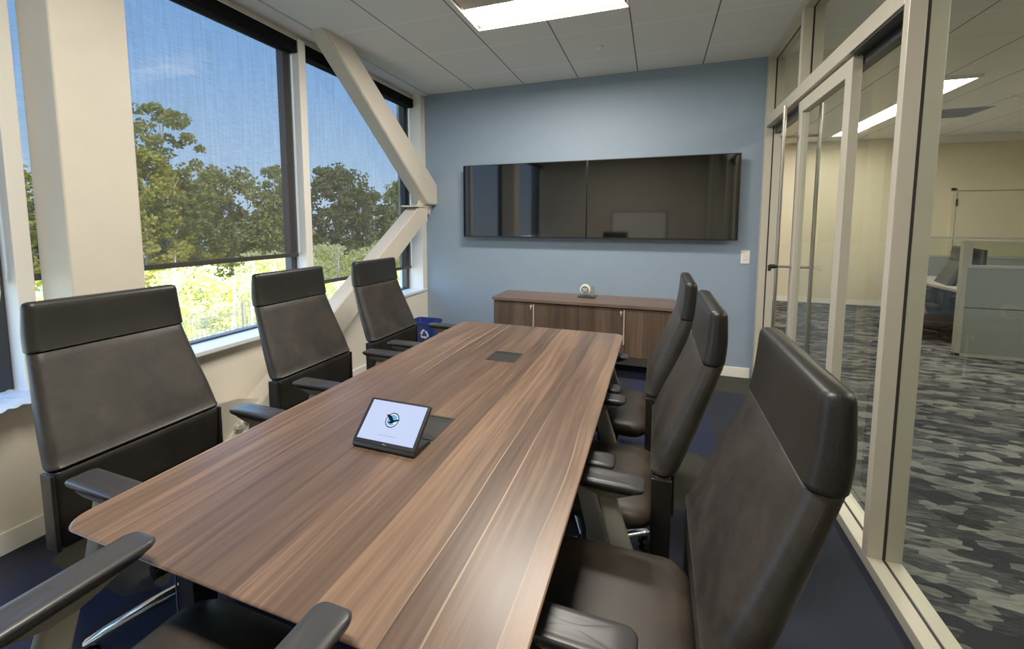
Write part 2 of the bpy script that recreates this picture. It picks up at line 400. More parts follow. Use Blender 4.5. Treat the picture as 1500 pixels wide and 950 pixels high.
# windows : three bays, mullions on the far side of each
BAYS = [(YN+.02, 1.04), (1.10, 2.715), (2.785, 4.40)]
for i, (a, b) in enumerate(BAYS):
    w = sempty('window_%d' % (i+1), (GX, (a+b)/2, .705), ['window nearest the viewpoint at left edge', 'middle window beside the cream column', 'far window behind the diagonal braces'][i], 'window')
    bm = BM()
    for (y0, y1, z0, z1) in ((a, b, .705, .720), (a, b, 2.93, 2.99), (a, a+.02, .72, 2.93), (b-.055, b, .72, 2.93)):
        box(bm, GX-.04, GX+.03, y0, y1, z0, z1, .003)
    obj('window_frame', bm, 'framedark', w)
    bm = BM(); quad(bm, (GX-.008, a+.01, .715), (GX-.008, b-.045, .715), (GX-.008, b-.045, 2.94), (GX-.008, a+.01, 2.94))
    obj('window_pane', bm, 'winglass', w)
for k, (a, b) in enumerate(((1.04, 1.10), (2.715, 2.785))):
    bm = BM(); box(bm, -3.0, -2.79, a, b, .705, 3.0, .004)
    struct(world_obj('trim_%d' % (5+k), bm, 'white'), ['white mullion at the left edge beside the cream column', 'white mullion between the middle and far windows'][k], 'trim')
# roller shades
SH = [(YN+.04, 1.02, 1.235, 'roller shade of the window at the left edge'), (1.12, 2.70, 1.235, 'black framed roller shade over the middle window beside the column'),
      (2.80, 4.385, .965, 'lower hanging roller shade over the far window behind the braces')]
for i, (a, b, zb, lab) in enumerate(SH):
    t = thing('roller_shade', lab, 'roller shade', (-2.86, (a+b)/2, zb), 'roller shades')
    bm = BM(); box(bm, -2.905, -2.80, a-.015, b+.012, 2.885, 2.982, .004)
    obj('fascia', bm, 'fascia', t)
    bm = BM(); box(bm, -2.797, -2.794, a-.015, b+.012, 2.98, 2.984); obj('edge_strip', bm, 'white', t)  # white strip stands in for the lit line along the fascia top
    bm = BM(); quad(bm, (-2.866, a, zb+.02), (-2.866, b, zb+.02), (-2.866, b, 2.9), (-2.866, a, 2.9)); obj('mesh_fabric', bm, 'shade', t)
    bm = BM(); box(bm, -2.873, -2.859, a, b, zb-.004, zb+.03, .003); obj('hem_bar', bm, 'hem', t)
    if i == 0:
        bm = BM()
        tube(bm, [(-2.80, .99, 2.9), (-2.80, .99, 1.2), (-2.80, .985, 1.16), (-2.80, .97, 1.15), (-2.80, .955, 1.16), (-2.80, .95, 1.2), (-2.80, .95, 2.9)], .003)
        obj('pull_chain', bm, 'white', t)
# crumpled film on near sill
bm = BM(); ny, nx = 26, 9
g = [[None]*(nx+1) for _ in range(ny+1)]
for j in range(ny+1):
    for i in range(nx+1):
        e = (i == nx)
        g[j][i] = bm.verts.new((-2.93+.27*i/nx+random.uniform(-.01, .012), .66+.41*j/ny, .712+random.uniform(0, .012)-(.02*e if e else 0)))
for j in range(ny):
    for i in range(nx): bm.faces.new((g[j][i], g[j][i+1], g[j+1][i+1], g[j+1][i]))
tag(obj('plastic_film', bm, 'film', smooth=True, angle=180), 'crumpled clear plastic film lying on the window sill at the left edge', 'film')

# ------------------------------------------------------------------ column and braces
bm = BM(); box(bm, -2.79, -2.54, 1.12, 1.41, 0, H, .012, 3)
struct(world_obj('column', bm, 'steelpaint'), 'cream boxed steel column in front of the windows', 'column')
def hexbolt(parent, c, ax, r=.02):
    """bolt with washer; one object each"""
    bm = BM(); c = Vector(c); ax = Vector(ax)
    cyl(bm, c-ax*.002, c+ax*.006, r*1.25, seg=14); cyl(bm, c+ax*.006, c+ax*.026, r, r*.8, seg=6)
    return obj('bolt', bm, 'steelpaint', parent)
BX0, BX1 = -2.70, -2.54
t = thing('steel_brace', 'upper cream diagonal steel brace rising from the blue wall to the ceiling', 'brace', (-2.67, 3.7, 1.73), 'diagonal steel braces')
bm = BM()   # y,z outline of +x face : vertical cut at the back wall
prism(bm, [(4.488, 1.735), (4.488, 1.972), (3.03, 3.06), (2.715, 3.06), (4.27, 1.735)], 'x', BX0, BX1)
bmesh.ops.bevel(bm, geom=bm.edges[:], offset=.008, segments=2, affect='EDGES')
obj('box_beam', bm, 'steelpaint', t, smooth=True)
t2 = thing('steel_brace', 'lower cream diagonal steel brace running from the corner down to the floor', 'brace', (-2.67, 3.2, 0), 'diagonal steel braces')
bm = BM()
prism(bm, [(4.214, 1.54), (4.214, 1.70), (4.08, 1.70), (1.62, .0), (2.02, 0), ], 'x', BX0, BX1)
bmesh.ops.bevel(bm, geom=bm.edges[:], offset=.007, segments=2, affect='EDGES')
obj('box_beam', bm, 'steelpaint', t2, smooth=True)
bm = BM(); box(bm, BX0-.02, BX1+.012, 3.99, 4.235, 1.695, 1.712, .003); box(bm, BX0-.015, BX1+.012, 4.212, 4.228, 1.53, 1.71, .003)
obj('end_plate', bm, 'steelpaint', t2)
bm = BM(); prism(bm, [(4.10, 1.66), (4.42, 1.62), (4.48, 1.72), (4.46, 1.82), (4.33, 1.93), (4.16, 1.72)], 'x', -2.63, -2.61)
gp = obj('gusset_plate', bm, 'steelpaint', t2)
for (y, z) in ((4.28, 1.80), (4.335, 1.86), (4.36, 1.77), (4.27, 1.735), (4.41, 1.80), (4.37, 1.70), (4.30, 1.74)): hexbolt(gp, (-2.61, y, z), (1, 0, 0), .013)
bm = BM(); prism(bm, [(1.43, 0), (2.25, 0), (2.1, .28), (1.9, .36), (1.43, .42)], 'x', -2.60, -2.58)
bp_ = obj('base_gusset', bm, 'steelpaint', t2)
for (y, z) in ((2.02, .25), (1.97, .17), (1.90, .12), (2.06, .16), (1.92, .22), (1.85, .20)): hexbolt(bp_, (-2.535 if y < 2.03 else -2.58, y, z), (1, 0, 0), .022)

# ------------------------------------------------------------------ glass partition
PX0, PX1, PG = .917, 1.045, .981
def bar(name_n, y0, y1, z0, z1, label, axis='z'):
    """aluminium member in two halves either side of the glazing line"""
    s = sempty('trim_%d' % name_n, (PG, (y0+y1)/2, z0), label, 'partition frame')
    bm = BM(); box(bm, PX0, PG-.006, y0, y1, z0, z1, .003); box(bm, PG+.006, PX1, y0, y1, z0, z1, .003)
    obj('frame_member', bm, 'frame', s)
    bm = BM(); box(bm, PG-.006, PG+.006, y0+.004 if axis == 'z' else y0, y1-.004 if axis == 'z' else y1, z0+(.004 if axis == 'y' else 0), z1-(.004 if axis == 'y' else 0)); obj('gasket', bm, 'gasket', s)
    return s
bar(10, YN, 4.49, 0, .05, 'pale floor track of the glass partition', 'y')
bar(11, YN, 4.49, 3.0, 3.05, 'pale ceiling track of the glass partition', 'y')
bar(12, 2.12, 2.165, .05, 3.0, 'tall pale post between sliding door bay and fixed glass')
bar(13, 4.42, 4.485, .05, 3.0, 'pale jamb of the glass partition against the blue wall')
bar(14, 2.165, 4.42, 2.40, 2.49, 'pale header bar above the sliding glass door', 'y')
bar(15, 3.48, 3.53, 2.49, 3.0, 'short pale post between the two transom panes')
bar(16, .02, .07, .05, 3.0, 'pale partition post beside the viewpoint')
def pane(n, x, y0, y1, z0, z1, label):
    bm = BM(); quad(bm, (x, y0, z0), (x, y1, z0), (x, y1, z1), (x, y0, z1))
    o = world_obj('window_%d' % n, bm, 'glass'); struct(o, label, 'glass pane')
pane(10, PG, .072, 2.12, .05, 3.0, 'large fixed glass pane right of the tall post')
pane(11, PG, 2.166, 3.48, 2.49, 3.0, 'transom pane above the near part of the sliding door')
pane(12, PG, 3.53, 4.42, 2.49, 3.0, 'transom pane above the door opening by the blue wall')
pane(13, 1.025, 2.166, 2.95, .05, 2.40, 'fixed sidelight pane behind the sliding door edge')
pane(14, PG, YN, .02, .05, 3.0, 'fixed glass pane behind the viewpoint')
bm = BM(); box(bm, .99, 1.04, 2.166, 4.42, 2.34, 2.40); box(bm, .925, .985, 2.166, 2.68, 2.388, 2.40)
struct(world_obj('trim_17', bm, 'framedark'), 'dark sliding track under the header bar', 'door track')
# sliding door
d = sempty('door_1', (.962, 3.1, 0), 'sliding glass door with pale frame and long bar handle', 'door')
DY0, DY1 = 2.686, 3.56
bm = BM()
for (y0, y1, z0, z1) in ((DY0, DY0+.085, .055, 2.385), (DY1-.085, DY1, .055, 2.385), (DY0+.085, DY1-.085, 2.30, 2.385), (DY0+.085, DY1-.085, .055, .15)):
    box(bm, .94, .985, y0, y1, z0, z1, .003)
obj('door_frame', bm, 'frame', d)
bm = BM(); quad(bm, (.962, DY0+.08, .14), (.962, DY1-.08, .14), (.962, DY1-.08, 2.31), (.962, DY0+.08, 2.31)); obj('door_glass', bm, 'glass', d)
for k, hx in enumerate((.845, 1.005+.06)):
    bm = BM(); cyl(bm, (hx, 3.515, .3), (hx, 3.515, 2.36), .012, seg=14)
    hb = obj('bar_handle', bm, 'metal', d, smooth=True)
for z in (1.2, 2.14):
    bm = BM(); cyl(bm, (.825, 3.515, z), (1.08, 3.515, z), .009, seg=12); obj('handle_standoff', bm, 'metal', d, smooth=True)
bm = BM(); cyl(bm, (.80, 3.515, 1.20), (.85, 3.515, 1.20), .016, seg=14); box(bm, .79, .81, 3.505, 3.525, 1.165, 1.21, .003); obj('thumb_latch', bm, 'black', d)

# ------------------------------------------------------------------ open office
bm = BM(); box(bm, .9, OX, OY, OY+.1, 0, H+.1); struct(world_obj('wall_office_far', bm, 'office'), 'cream far wall of the open office', 'wall')
bm = BM(); box(bm, OX, OX+.1, YN, OY, 0, H+.1); struct(world_obj('wall_office_right', bm, 'office'), 'cream right wall of the open office', 'wall')
bm = BM(); box(bm, .92, 1.04, YB+.14, OY, 0, H+.1); struct(world_obj('wall_office_left', bm, 'office'), 'cream left wall of the open office', 'wall')
bm = BM(); box(bm, 1.04, 4.85, OY-.012, OY, 0, .1); box(bm, 6.0, OX, OY-.012, OY, 0, .1)
struct(world_obj('baseboard_office', bm, 'white'), 'white baseboard on the far office wall', 'baseboard')
dd = sempty('door_2', (5.4, OY, 0), 'cream office door on the far wall above the cubicle', 'door')
bm = BM(); box(bm, 4.90, 5.92, OY-.03, OY-.002, 0, 2.08, .004); obj('door_leaf', bm, 'office', dd)
bm = BM(); box(bm, 4.83, 4.885, OY-.045, OY-.001, 0, 2.14); box(bm, 5.935, 5.99, OY-.045, OY-.001, 0, 2.14); box(bm, 4.83, 5.99, OY-.045, OY-.001, 2.095, 2.15); obj('door_frame', bm, 'office', dd)
bm = BM(); cyl(bm, (4.895, OY-.045, 1.83), (4.895, OY-.045, 1.95), .014, seg=10); obj('hinge', bm, 'framedark', dd)
def cubicle(name, label, x0, x1, y, h, glass_=True, gx0=None, gx1=None):
    t = thing(name, label, 'cubicle panel', ((x0+x1)/2, y, 0), 'cubicle panels in the open office')
    bm = BM(); box(bm, x0, x1, y, y+.06, 0, .035); obj('kick_plate', bm, 'cubeframe', t)
    top = h-.28 if glass_ else h-.03
    bm = BM(); box(bm, x0+.05, x1, y+.004, y+.056, .035, .56, .006); box(bm, x0+.05, x1, y+.004, y+.056, .57, top-.03, .006); obj('fabric_panel', bm, 'cubefabric', t)
    bm = BM(); box(bm, x0, x0+.05, y, y+.06, .0, h, .003); box(bm, x0+.05, x1, y, y+.06, h-.03, h, .003)
    if glass_:
        box(bm, x0+.05, x0+.08, y, y+.06, top, h-.03); box(bm, x0+.05, x1, y, y+.06, top-.03, top, .002); box(bm, (x0+x1)/2+.4, (x0+x1)/2+.43, y, y+.06, top, h-.03)
    obj('panel_trim', bm, 'cubeframe', t)
    if glass_:
        bm = BM(); quad(bm, (x0+.08, y+.03, top), (x1, y+.03, top), (x1, y+.03, h-.03), (x0+.08, y+.03, h-.03)); obj('panel_glass', bm, 'glass', t)
    return t
cubicle('cubicle_panel', 'grey cubicle panel with a glass strip, nearest beyond the glass', 3.29, 6.4, 6.06, 1.335)
cubicle('cubicle_panel', 'farther grey cubicle panel with a glass strip, behind the desk', 3.55, 6.4, 8.0, 1.33)
t = thing('office_desk', 'grey topped office desk with dark blue drawer pedestal behind the cubicle panel', 'desk', (4.6, 7.3, 0))
bm = BM(); box(bm, 3.36, 6.2, 6.95, 7.95, .70, .735, .004); obj('desktop', bm, 'desk', t)
bm = BM(); box(bm, 3.50, 3.95, 7.0, 7.9, .38, .70, .004); pe = obj('pedestal', bm, 'bluecab', t)
bm = BM(); box(bm, 3.62, 3.83, 6.985, 6.999, .56, .572); obj('drawer_pull', bm, 'metal', pe)
bm = BM(); box(bm, 6.1, 6.14, 7.0, 7.9, 0, .70); obj('desk_leg', bm, 'cubeframe', t)
bm = BM(); box(bm, 3.42, 3.46, 7.85, 7.9, 0, .70); obj('desk_leg', bm, 'cubeframe', t)
def monitor(x, y, z, label, rz):
    t = thing('computer_monitor', label, 'monitor', (x, y, z), 'office monitors', rz)
    for nm, a, mm in (('screen_panel', (-.26, .26, -.015, .015, .14, .48), 'tvbody'), ('stand', (-.03, .03, .01, .04, .01, .3), 'plastic'), ('stand_base', (-.12, .12, -.08, .1, 0, .014), 'plastic')):
        bm = BM(); box(bm, *a, .003); obj(nm, bm, mm, t, local=True)
monitor(3.91, 7.3, .735, 'black monitor on the desk at the open end of the cubicle', 1.25)
monitor(3.73, 6.6, .735, 'black monitor seen through the glass strip of the cubicle panel', 1.25)
bm = BM(); box(bm, 3.42, 6.2, 6.13, 6.94, .70, .735, .004)
tag(obj('work_surface', bm, 'desk'), 'grey work surface attached behind the near cubicle panel', 'work surface')
bm = BM()
for k in range(4): box(bm, 3.66+.01*k, 3.87+.006*k, 6.97-.005*k, 7.14+.004*k, .7365+.004*k, .7395+.004*k)
tag(obj('paper_stack', bm, 'paper'), 'small stack of white papers on the grey office desk', 'papers')
bm = BM(); loft(bm, [[(x, y, z) for x, y in rrect(3.78, 6.6, .13*s, .16*s, .03)] for z, s in ((0, .8), (.004, .82), (.34, 1), (.342, .96), (.02, .78))])
tag(obj('waste_basket', bm, 'caster', smooth=True), 'black waste basket under the office desk', 'bin')
# office lights
def strip_light(x0, x1, y0, y1, label):
    t = thing('ceiling_light', label, 'ceiling light', ((x0+x1)/2, (y0+y1)/2, H-.03), 'linear ceiling lights in the open office')
    bm = BM()
    for a in ((x0-.03, x0, y0-.03, y1+.03), (x1, x1+.03, y0-.03, y1+.03), (x0, x1, y0-.03, y0), (x0, x1, y1, y1+.03)): box(bm, *a, H-.035, H-.001, .002)
    obj('light_frame', bm, 'white', t)
    bm = BM(); box(bm, x0, x1, y0, y1, H-.022, H-.002); obj('lens', bm, 'olens', t)
strip_light(2.80, 3.08, 5.70, 8.65, 'long bright light on the office ceiling seen beyond the sliding door')
strip_light(2.80, 3.08, .6, 3.5, 'office ceiling light nearest the meeting room glass')
strip_light(5.7, 5.98, 3.2, 5.2, 'office ceiling light farther right over the cubicles')
bm = BM()
box(bm, 3.55, 4.12, 7.25, 7.82, H-.006, H-.001)
for k in range(9): box(bm, 3.59, 4.08, 7.29+k*.058, 7.315+k*.058, H-.012, H-.005)
tag(obj('ceiling_vent', bm, 'vent'), 'square grey air vent in the office ceiling', 'vent')
bm = BM(); cyl(bm, (4.10, 6.85, H-.012), (4.10, 6.85, H-.001), .05, seg=20); cyl(bm, (4.10, 6.85, H-.05), (4.10, 6.85, H-.012), .016, .024, seg=12)
tag(obj('sprinkler_head', bm, 'white', smooth=True), 'small sprinkler head in the office ceiling beside the vent', 'sprinkler')

# ------------------------------------------------------------------ meeting room ceiling items
for k, (y0, y1) in enumerate(FY):
    t = thing('ceiling_light', ['recessed rectangular ceiling light over the meeting table', 'recessed rectangular ceiling light behind the viewpoint'][k], 'ceiling light', ((FX0+FX1)/2, (y0+y1)/2, H), 'recessed lights of the meeting room')
    bm = BM(); a, b = FX0, FX1
    z1 = H+.075
    for pq in (((a, y0, H), (b, y0, H), (b-.02, y0+.02, z1), (a+.02, y0+.02, z1)), ((a, y1, H), (b, y1, H), (b-.02, y1-.02, z1-.05), (a+.02, y1-.02, z1-.05)),
               ((a, y0, H), (a, y1, H), (a+.03, y1-.02, z1), (a+.03, y0+.02, z1)), ((b, y0, H), (b, y1, H), (b-.03, y1-.02, z1), (b-.03, y0+.02, z1)),
               ((a+.02, y0, z1), (b-.02, y0, z1), (b-.02, y1, z1), (a+.02, y1, z1))): quad(bm, *pq)
    obj('housing', bm, 'reflector', t)
    bm = BM(); quad(bm, (a+.03, y1-.30, H+.014), (a+.03, y1-.03, H+.014), (b-.03, y1-.03, H+.014), (b-.03, y1-.30, H+.014)); obj('lens', bm, 'lens', t)
    bm = BM(); box(bm, a+.03, b-.03, y1-.302, y1-.028, H+.016, H+.03); box(bm, a+.02, b-.02, y0+.02, y1-.305, H+.012, H+.03, .004); obj('perforated_panel_and_cover', bm, 'reflector', t)  # box above the lens is added to block its upward light
    bm = BM(); box(bm, a-.006, b+.006, y0-.006, y0+.004, H-.004, H+.003); box(bm, a-.006, b+.006, y1-.004, y1+.006, H-.004, H+.003)
    box(bm, a-.006, a+.004, y0, y1, H-.004, H+.003); box(bm, b-.004, b+.006, y0, y1, H-.004, H+.003); obj('edge_strip', bm, 'white', t)
bm = BM(); cyl(bm, (-.53, 3.79, H-.008), (-.53, 3.79, H), .042, seg=24); cyl(bm, (-.53, 3.79, H-.03), (-.53, 3.79, H-.008), .018, .028, seg=16)
tag(obj('sprinkler_head', bm, 'white', smooth=True), 'small white sprinkler head in the meeting room ceiling near the light', 'sprinkler')

# ------------------------------------------------------------------ screens, switch
for k, (x0, x1) in enumerate(((-2.142, -.713), (-.707, .724))):
    t = thing('wall_television', ['left one of the two wide black screens on the blue wall', 'right one of the two wide black screens on the blue wall'][k], 'television', ((x0+x1)/2, 4.40, 1.36), 'pair of wall mounted screens')
    bm = BM(); box(bm, x0, x1, 4.383, 4.42, 1.355, 2.175, .003); obj('bezel', bm, 'tvbody', t)
    bm = BM(); box(bm, x0+.007, x1-.007, 4.3805, 4.3835, 1.371, 2.168); obj('screen', bm, 'tvscreen', t)
    bm = BM(); box(bm, (x0+x1)/2-.25, (x0+x1)/2+.25, 4.42, 4.488, 1.5, 2.0, .004); obj('wall_bracket', bm, 'black', t)
t = thing('light_switch', 'small white light switch plate on the blue wall near the door', 'switch', (.812, 4.485, 1.13))
bm = BM(); box(bm, .773, .852, 4.483, 4.489, 1.13, 1.26, .003); obj('plate', bm, 'white', t)
bm = BM(); box(bm, .795, .830, 4.478, 4.484, 1.165, 1.225, .002); obj('rocker', bm, 'sill', t)
# on the wall behind the viewpoint (seen reflected in the screens)
t = thing('whiteboard', 'whiteboard on the cream wall behind the viewpoint', 'whiteboard', (-.42, YN+.02, .9))
bm = BM(); box(bm, -1.04, .19, YN, YN+.02, .85, 1.79, .003); obj('writing_surface', bm, 'white', t)
bm = BM()
for a in ((-1.06, -1.04, .83, 1.81), (.19, .21, .83, 1.81), (-1.04, .19, .83, .85), (-1.04, .19, 1.79, 1.81)): box(bm, a[0], a[1], YN, YN+.03, a[2], a[3])
obj('board_frame', bm, 'metal', t)

# ------------------------------------------------------------------ credenza and device
t = thing('credenza', 'low walnut credenza with four doors against the blue wall', 'cabinet', (-.715, 4.24, 0))
bm = BM(); box(bm, -1.625, .193, 3.985, 4.485, .715, .745, .002); obj('top', bm, 'cabtop', t)
bm = BM(); box(bm, -1.615, .183, 4.02, 4.48, .24, .714, .001); obj('carcass', bm, 'cabdoor', t)
for k in range(4):
    x0 = -1.612+.4485*k
    bm = BM(); box(bm, x0+.002, x0+.4465, 4.0, 4.019, .242, .70, .0015)
    dr = obj('door', bm, 'cabdoor', t)
    if k in (0, 2):
        bm = BM(); box(bm, x0+.436, x0+.4475, 3.985, 4.0, .36, .695, .002); obj('pull_handle', bm, 'pull', dr)
        bm = BM(); cyl(bm, (x0+.413, 3.99, .672), (x0+.413, 4.0, .672), .012, seg=16); box(bm, x0+.409, x0+.417, 3.982, 3.99, .640, .672, .001); obj('lock', bm, 'pull', dr)
for (x, y) in ((-1.55, 4.06), (.12, 4.06), (-1.55, 4.44), (.12, 4.44), (-.715, 4.25)):
    bm = BM(); box(bm, x-.02, x+.02, y-.02, y+.02, 0, .24, .002); obj('leg', bm, 'black', t)
t = thing('desk_clock', 'small round white desk device with grey face on a dark tray on the credenza', 'clock', (-.68, 4.30, .745))
bm = BM(); box(bm, -.765, -.585, 4.24, 4.36, .7455, .760, .004); obj('tray', bm, 'plastic', t)
bm = BM(); cyl(bm, (-.70, 4.30, .822), (-.70, 4.35, .822), .055, seg=32); bmesh.ops.bevel(bm, geom=[e for e in bm.edges if len(e.link_faces) == 2 and e.calc_face_angle(0) > 1], offset=.01, segments=3, affect='EDGES')
obj('body', bm, 'white', t, smooth=True)
bm = BM(); cyl(bm, (-.70, 4.296, .822), (-.70, 4.302, .822), .04, seg=32); fa = obj('face', bm, 'vent', t)
bm = BM(); box(bm, -.725, -.675, 4.292, 4.296, .83, .836); box(bm, -.72, -.68, 4.292, 4.296, .812, .818); obj('markings', bm, 'white', fa)
bm = BM(); cyl(bm, (-.625, 4.33, .76), (-.625, 4.33, .86), .016, .014, seg=14); obj('upright_stub', bm, 'post', t, smooth=True)

# ------------------------------------------------------------------ recycling bin
BXc, BYc = -2.52, 4.14
t = thing('recycling_bin', 'blue recycling bin with white recycling symbol in the far left corner', 'bin', (BXc, BYc, 0))
bm = BM()
def rr(s, z, hx=.155, hy=.115): return [(BXc+x, BYc+y, z) for x, y in rrect(0, 0, hx*s, hy*s, .035*s)]
loft(bm, [rr(.78, 0), rr(.8, .006), rr(1.0, .37), rr(1.05, .37), rr(1.06, .385), rr(1.055, .395), rr(1.0, .395), rr(.98, .385), rr(.76, .02)])
obj('bucket', bm, 'bin', t, smooth=True)
# chasing-arrows symbol on the slanted front face
bm = BM()
def onface(u, v):  # u right, v up from centre; front face slants
    z = .255+v; s = .8+(1.0-.8)*z/.37
    return Vector((BXc+.045+u, BYc-.115*s-.003, z))
def arrow(rot):
    c, s = math.cos(rot), math.sin(rot)
    def T(p): return onface(p[0]*c-p[1]*s, p[0]*s+p[1]*c)
    # bent ribbon ending in an arrow head along one side of the triangle
    P = [(-.052, -.022), (-.040, -.042), (-.030, -.046), (.006, -.046), (.006, -.056), (.030, -.036), (.006, -.016), (.006, -.026), (-.026, -.026), (-.034, -.012)]
    bm.faces.new([bm.verts.new(T(p)) for p in P])
for k in range(3): arrow(k*2*PI/3)
obj('recycling_symbol', bm, 'symbol', t)

# ------------------------------------------------------------------ conference table
TX0, TX1, TY0, TY1 = -1.432, -.200, .562, 2.935
t = thing('conference_table', 'long walnut conference table with rounded corners', 'table', ((TX0+TX1)/2, (TY0+TY1)/2, 0))
cx_, cy_ = (TX0+TX1)/2, (TY0+TY1)/2; hx_, hy_ = (TX1-TX0)/2, (TY1-TY0)/2
def tring(z, d, r=.06):
    out = []
    for x, y in rrect(0, 0, hx_-d, hy_-d, r, 8):
        bow = .016*(1-(y/hy_)**2)
        out.append((cx_+x+(bow if x > 0 else -bow)*min(1, abs(x)/hx_*1.5), cy_+y, z))
    return out
bm = BM(); loft(bm, [tring(.7375, .0), tring(.7395, .001), tring(.741, .004)]); top = obj('tabletop', bm, 'table', t)
bm = BM(); loft(bm, [tring(.706, .035, .04), tring(.722, .012), tring(.7374, .0)]); obj('edge_band', bm, 'tableedge', t)
for (x, y) in ((-1.14, .70), (-.46, .70), (-1.14, 2.74), (-.46, 2.74)):
    bm = BM(); box(bm, x-.03, x+.03, y-.03, y+.03, 0, .68, .004); lg = obj('leg', bm, 'black', t)
    bm = BM(); box(bm, x-.034, x-.0305, y-.034, y-.0305, .01, .68); box(bm, x-.034, x+.034, y-.034, y+.034, 0, .01); obj('chrome_corner', bm, 'chrome', lg)
bm = BM()
for (x) in (-1.14, -.46): box(bm, x-.02, x+.02, .70, 2.74, .66, .706)
for y in (.70, 1.72, 2.74): box(bm, -1.14, -.46, y-.02, y+.02, .66, .706)
obj('under_frame', bm, 'black', t)
def hatch(x0, x1, y0, y1, label):
    h = thing('cable_hatch', label, 'cable hatch', ((x0+x1)/2, (y0+y1)/2, .741), 'table cable hatches')
    bm = BM()
    for a in ((x0, x1, y0, y0+.012), (x0, x1, y1-.012, y1), (x0, x0+.012, y0+.012, y1-.012), (x1-.012, x1, y0+.012, y1-.012)): box(bm, *a, .7412, .7435, .0008)
    obj('rim', bm, 'plate', h)
    bm = BM(); box(bm, x0+.0125, x1-.0125, y0+.0125, y1-.045, .7412, .7426, .0006)
    lid = obj('lid', bm, 'plate', h)
    bm = BM(); box(bm, x0+.0125, x1-.0125, y1-.044, y1-.0125, .7411, .7416); obj('brush_slot', bm, 'black', h)
hatch(-.905, -.733, 2.12, 2.285, 'square dark cable hatch near the far end of the table')
hatch(-.905, -.735, 1.24, 1.415, 'square dark cable hatch just behind the tablet on the table')

# ------------------------------------------------------------------ tablet
tb = thing('touch_tablet', 'small black conference tablet with pale blue screen on the table', 'tablet', (-.857, 1.18, .741))
X0, X1 = -.982, -.733
bm = BM(); prism(bm, [(1.122, .742), (1.117, .752), (1.122, .764), (1.132, .766), (1.222, .751), (1.226, .742)], 'x', X0+.002, X1-.002)
obj('base', bm, 'plastic', tb)
# tilted slab
p0 = Vector((0, 1.119, .763)); up = Vector((0, 1.233-1.119, .872-.763)).normalized(); nn = Vector((0, -up.z, up.y)); Ls = .1578
def S(u, v, d=0): return Vector((X0+u, 0, 0))+p0+up*v+nn*d
bm = BM()
ring = rrect((X1-X0)/2, Ls/2, (X1-X0)/2, Ls/2, .008, 3)
loft(bm, [[S(u, v, -.011) for u, v in ring], [S(u, v, -.002) for u, v in ring], [S(.001+u*(1-.002/.249), .001+v*(1-.002/Ls), 0) for u, v in ring]])
obj('case', bm, 'plastic', tb)
W_ = X1-X0
bm = BM(); quad(bm, S(.013, .013, .0006), S(W_-.012, .013, .0006), S(W_-.012, Ls-.008, .0006), S(.013, Ls-.008, .0006)); sc_ = obj('display', bm, 'screen', tb)
def disc(bm, cu, cv, ru, rv, d, n=40, a0=0, a1=2*PI, r0=0):
    if r0 == 0: bm.faces.new([bm.verts.new(S(cu+ru*math.cos(a0+(a1-a0)*k/n), cv+rv*math.sin(a0+(a1-a0)*k/n), d)) for k in range(n)])
    else:
        o = [bm.verts.new(S(cu+ru*math.cos(2*PI*k/n), cv+rv*math.sin(2*PI*k/n), d)) for k in range(n)]
        i = [bm.verts.new(S(cu+ru*r0*math.cos(2*PI*k/n), cv+rv*r0*math.sin(2*PI*k/n), d)) for k in range(n)]
        for k in range(n): bm.faces.new((o[k], o[(k+1) % n], i[(k+1) % n], i[k]))
M['skyprint'] = emit('logo sky blue', lin((96, 176, 240)), 1); M['navyprint'] = emit('logo navy', lin((28, 34, 70)), 1); M['blackprint'] = emit('logo dark bird', lin((22, 26, 34)), 1); M['greyprint'] = emit('grey screen text', lin((140, 150, 180)), 1); M['whiteprint'] = emit('logo white', lin((236, 242, 250)), 1)
cu, cv = .121, .088
bm = BM(); disc(bm, cu, cv, .0262, .0262, .0009, r0=.86); obj('emblem_ring', bm, 'navyprint', sc_)
bm = BM(); disc(bm, cu, cv, .023, .023, .0008); obj('emblem_band', bm, 'whiteprint', sc_)
bm = BM(); disc(bm, cu, cv, .019, .019, .0010); obj('emblem_field', bm, 'skyprint', sc_)
bm = BM()
bird = [(-.030, .014), (-.018, .015), (-.007, .012), (.000, .006), (.004, .001), (.010, .002), (.022, .005), (.029, .004), (.022, 0), (.012, -.004), (.006, -.009), (-.002, -.011), (-.010, -.010), (-.016, -.008), (-.008, -.006), (-.006, -.003), (-.014, .002), (-.022, .009)]
bm.faces.new([bm.verts.new(S(cu+a*1.05, cv+b*1.15, .0013)) for a, b in bird]); obj('emblem_bird', bm, 'blackprint', sc_)
bm = BM(); bm.faces.new([bm.verts.new(S(cu+a, cv+b, .0014)) for a, b in ((.006, -.010), (.016, -.003), (.018, -.010), (.010, -.012))]); obj('emblem_tail', bm, 'whiteprint', sc_)
bm = BM(); x = .088                                          # illegible caption under the emblem
while x < .158:
    w = random.uniform(.0025, .006); quad(bm, S(x, .033, .0009), S(x+w, .033, .0009), S(x+w, .0348, .0009), S(x, .0348, .0009)); x += w+.0012
obj('caption', bm, 'greyprint', sc_)
bm = BM()
for k in range(4): quad(bm, S(.121+k*.0035, .004, .0006), S(.1235+k*.0035, .004, .0006), S(.1235+k*.0035, .0072, .0006), S(.121+k*.0035, .0072, .0006))
obj('maker_mark', bm, 'vent', tb)

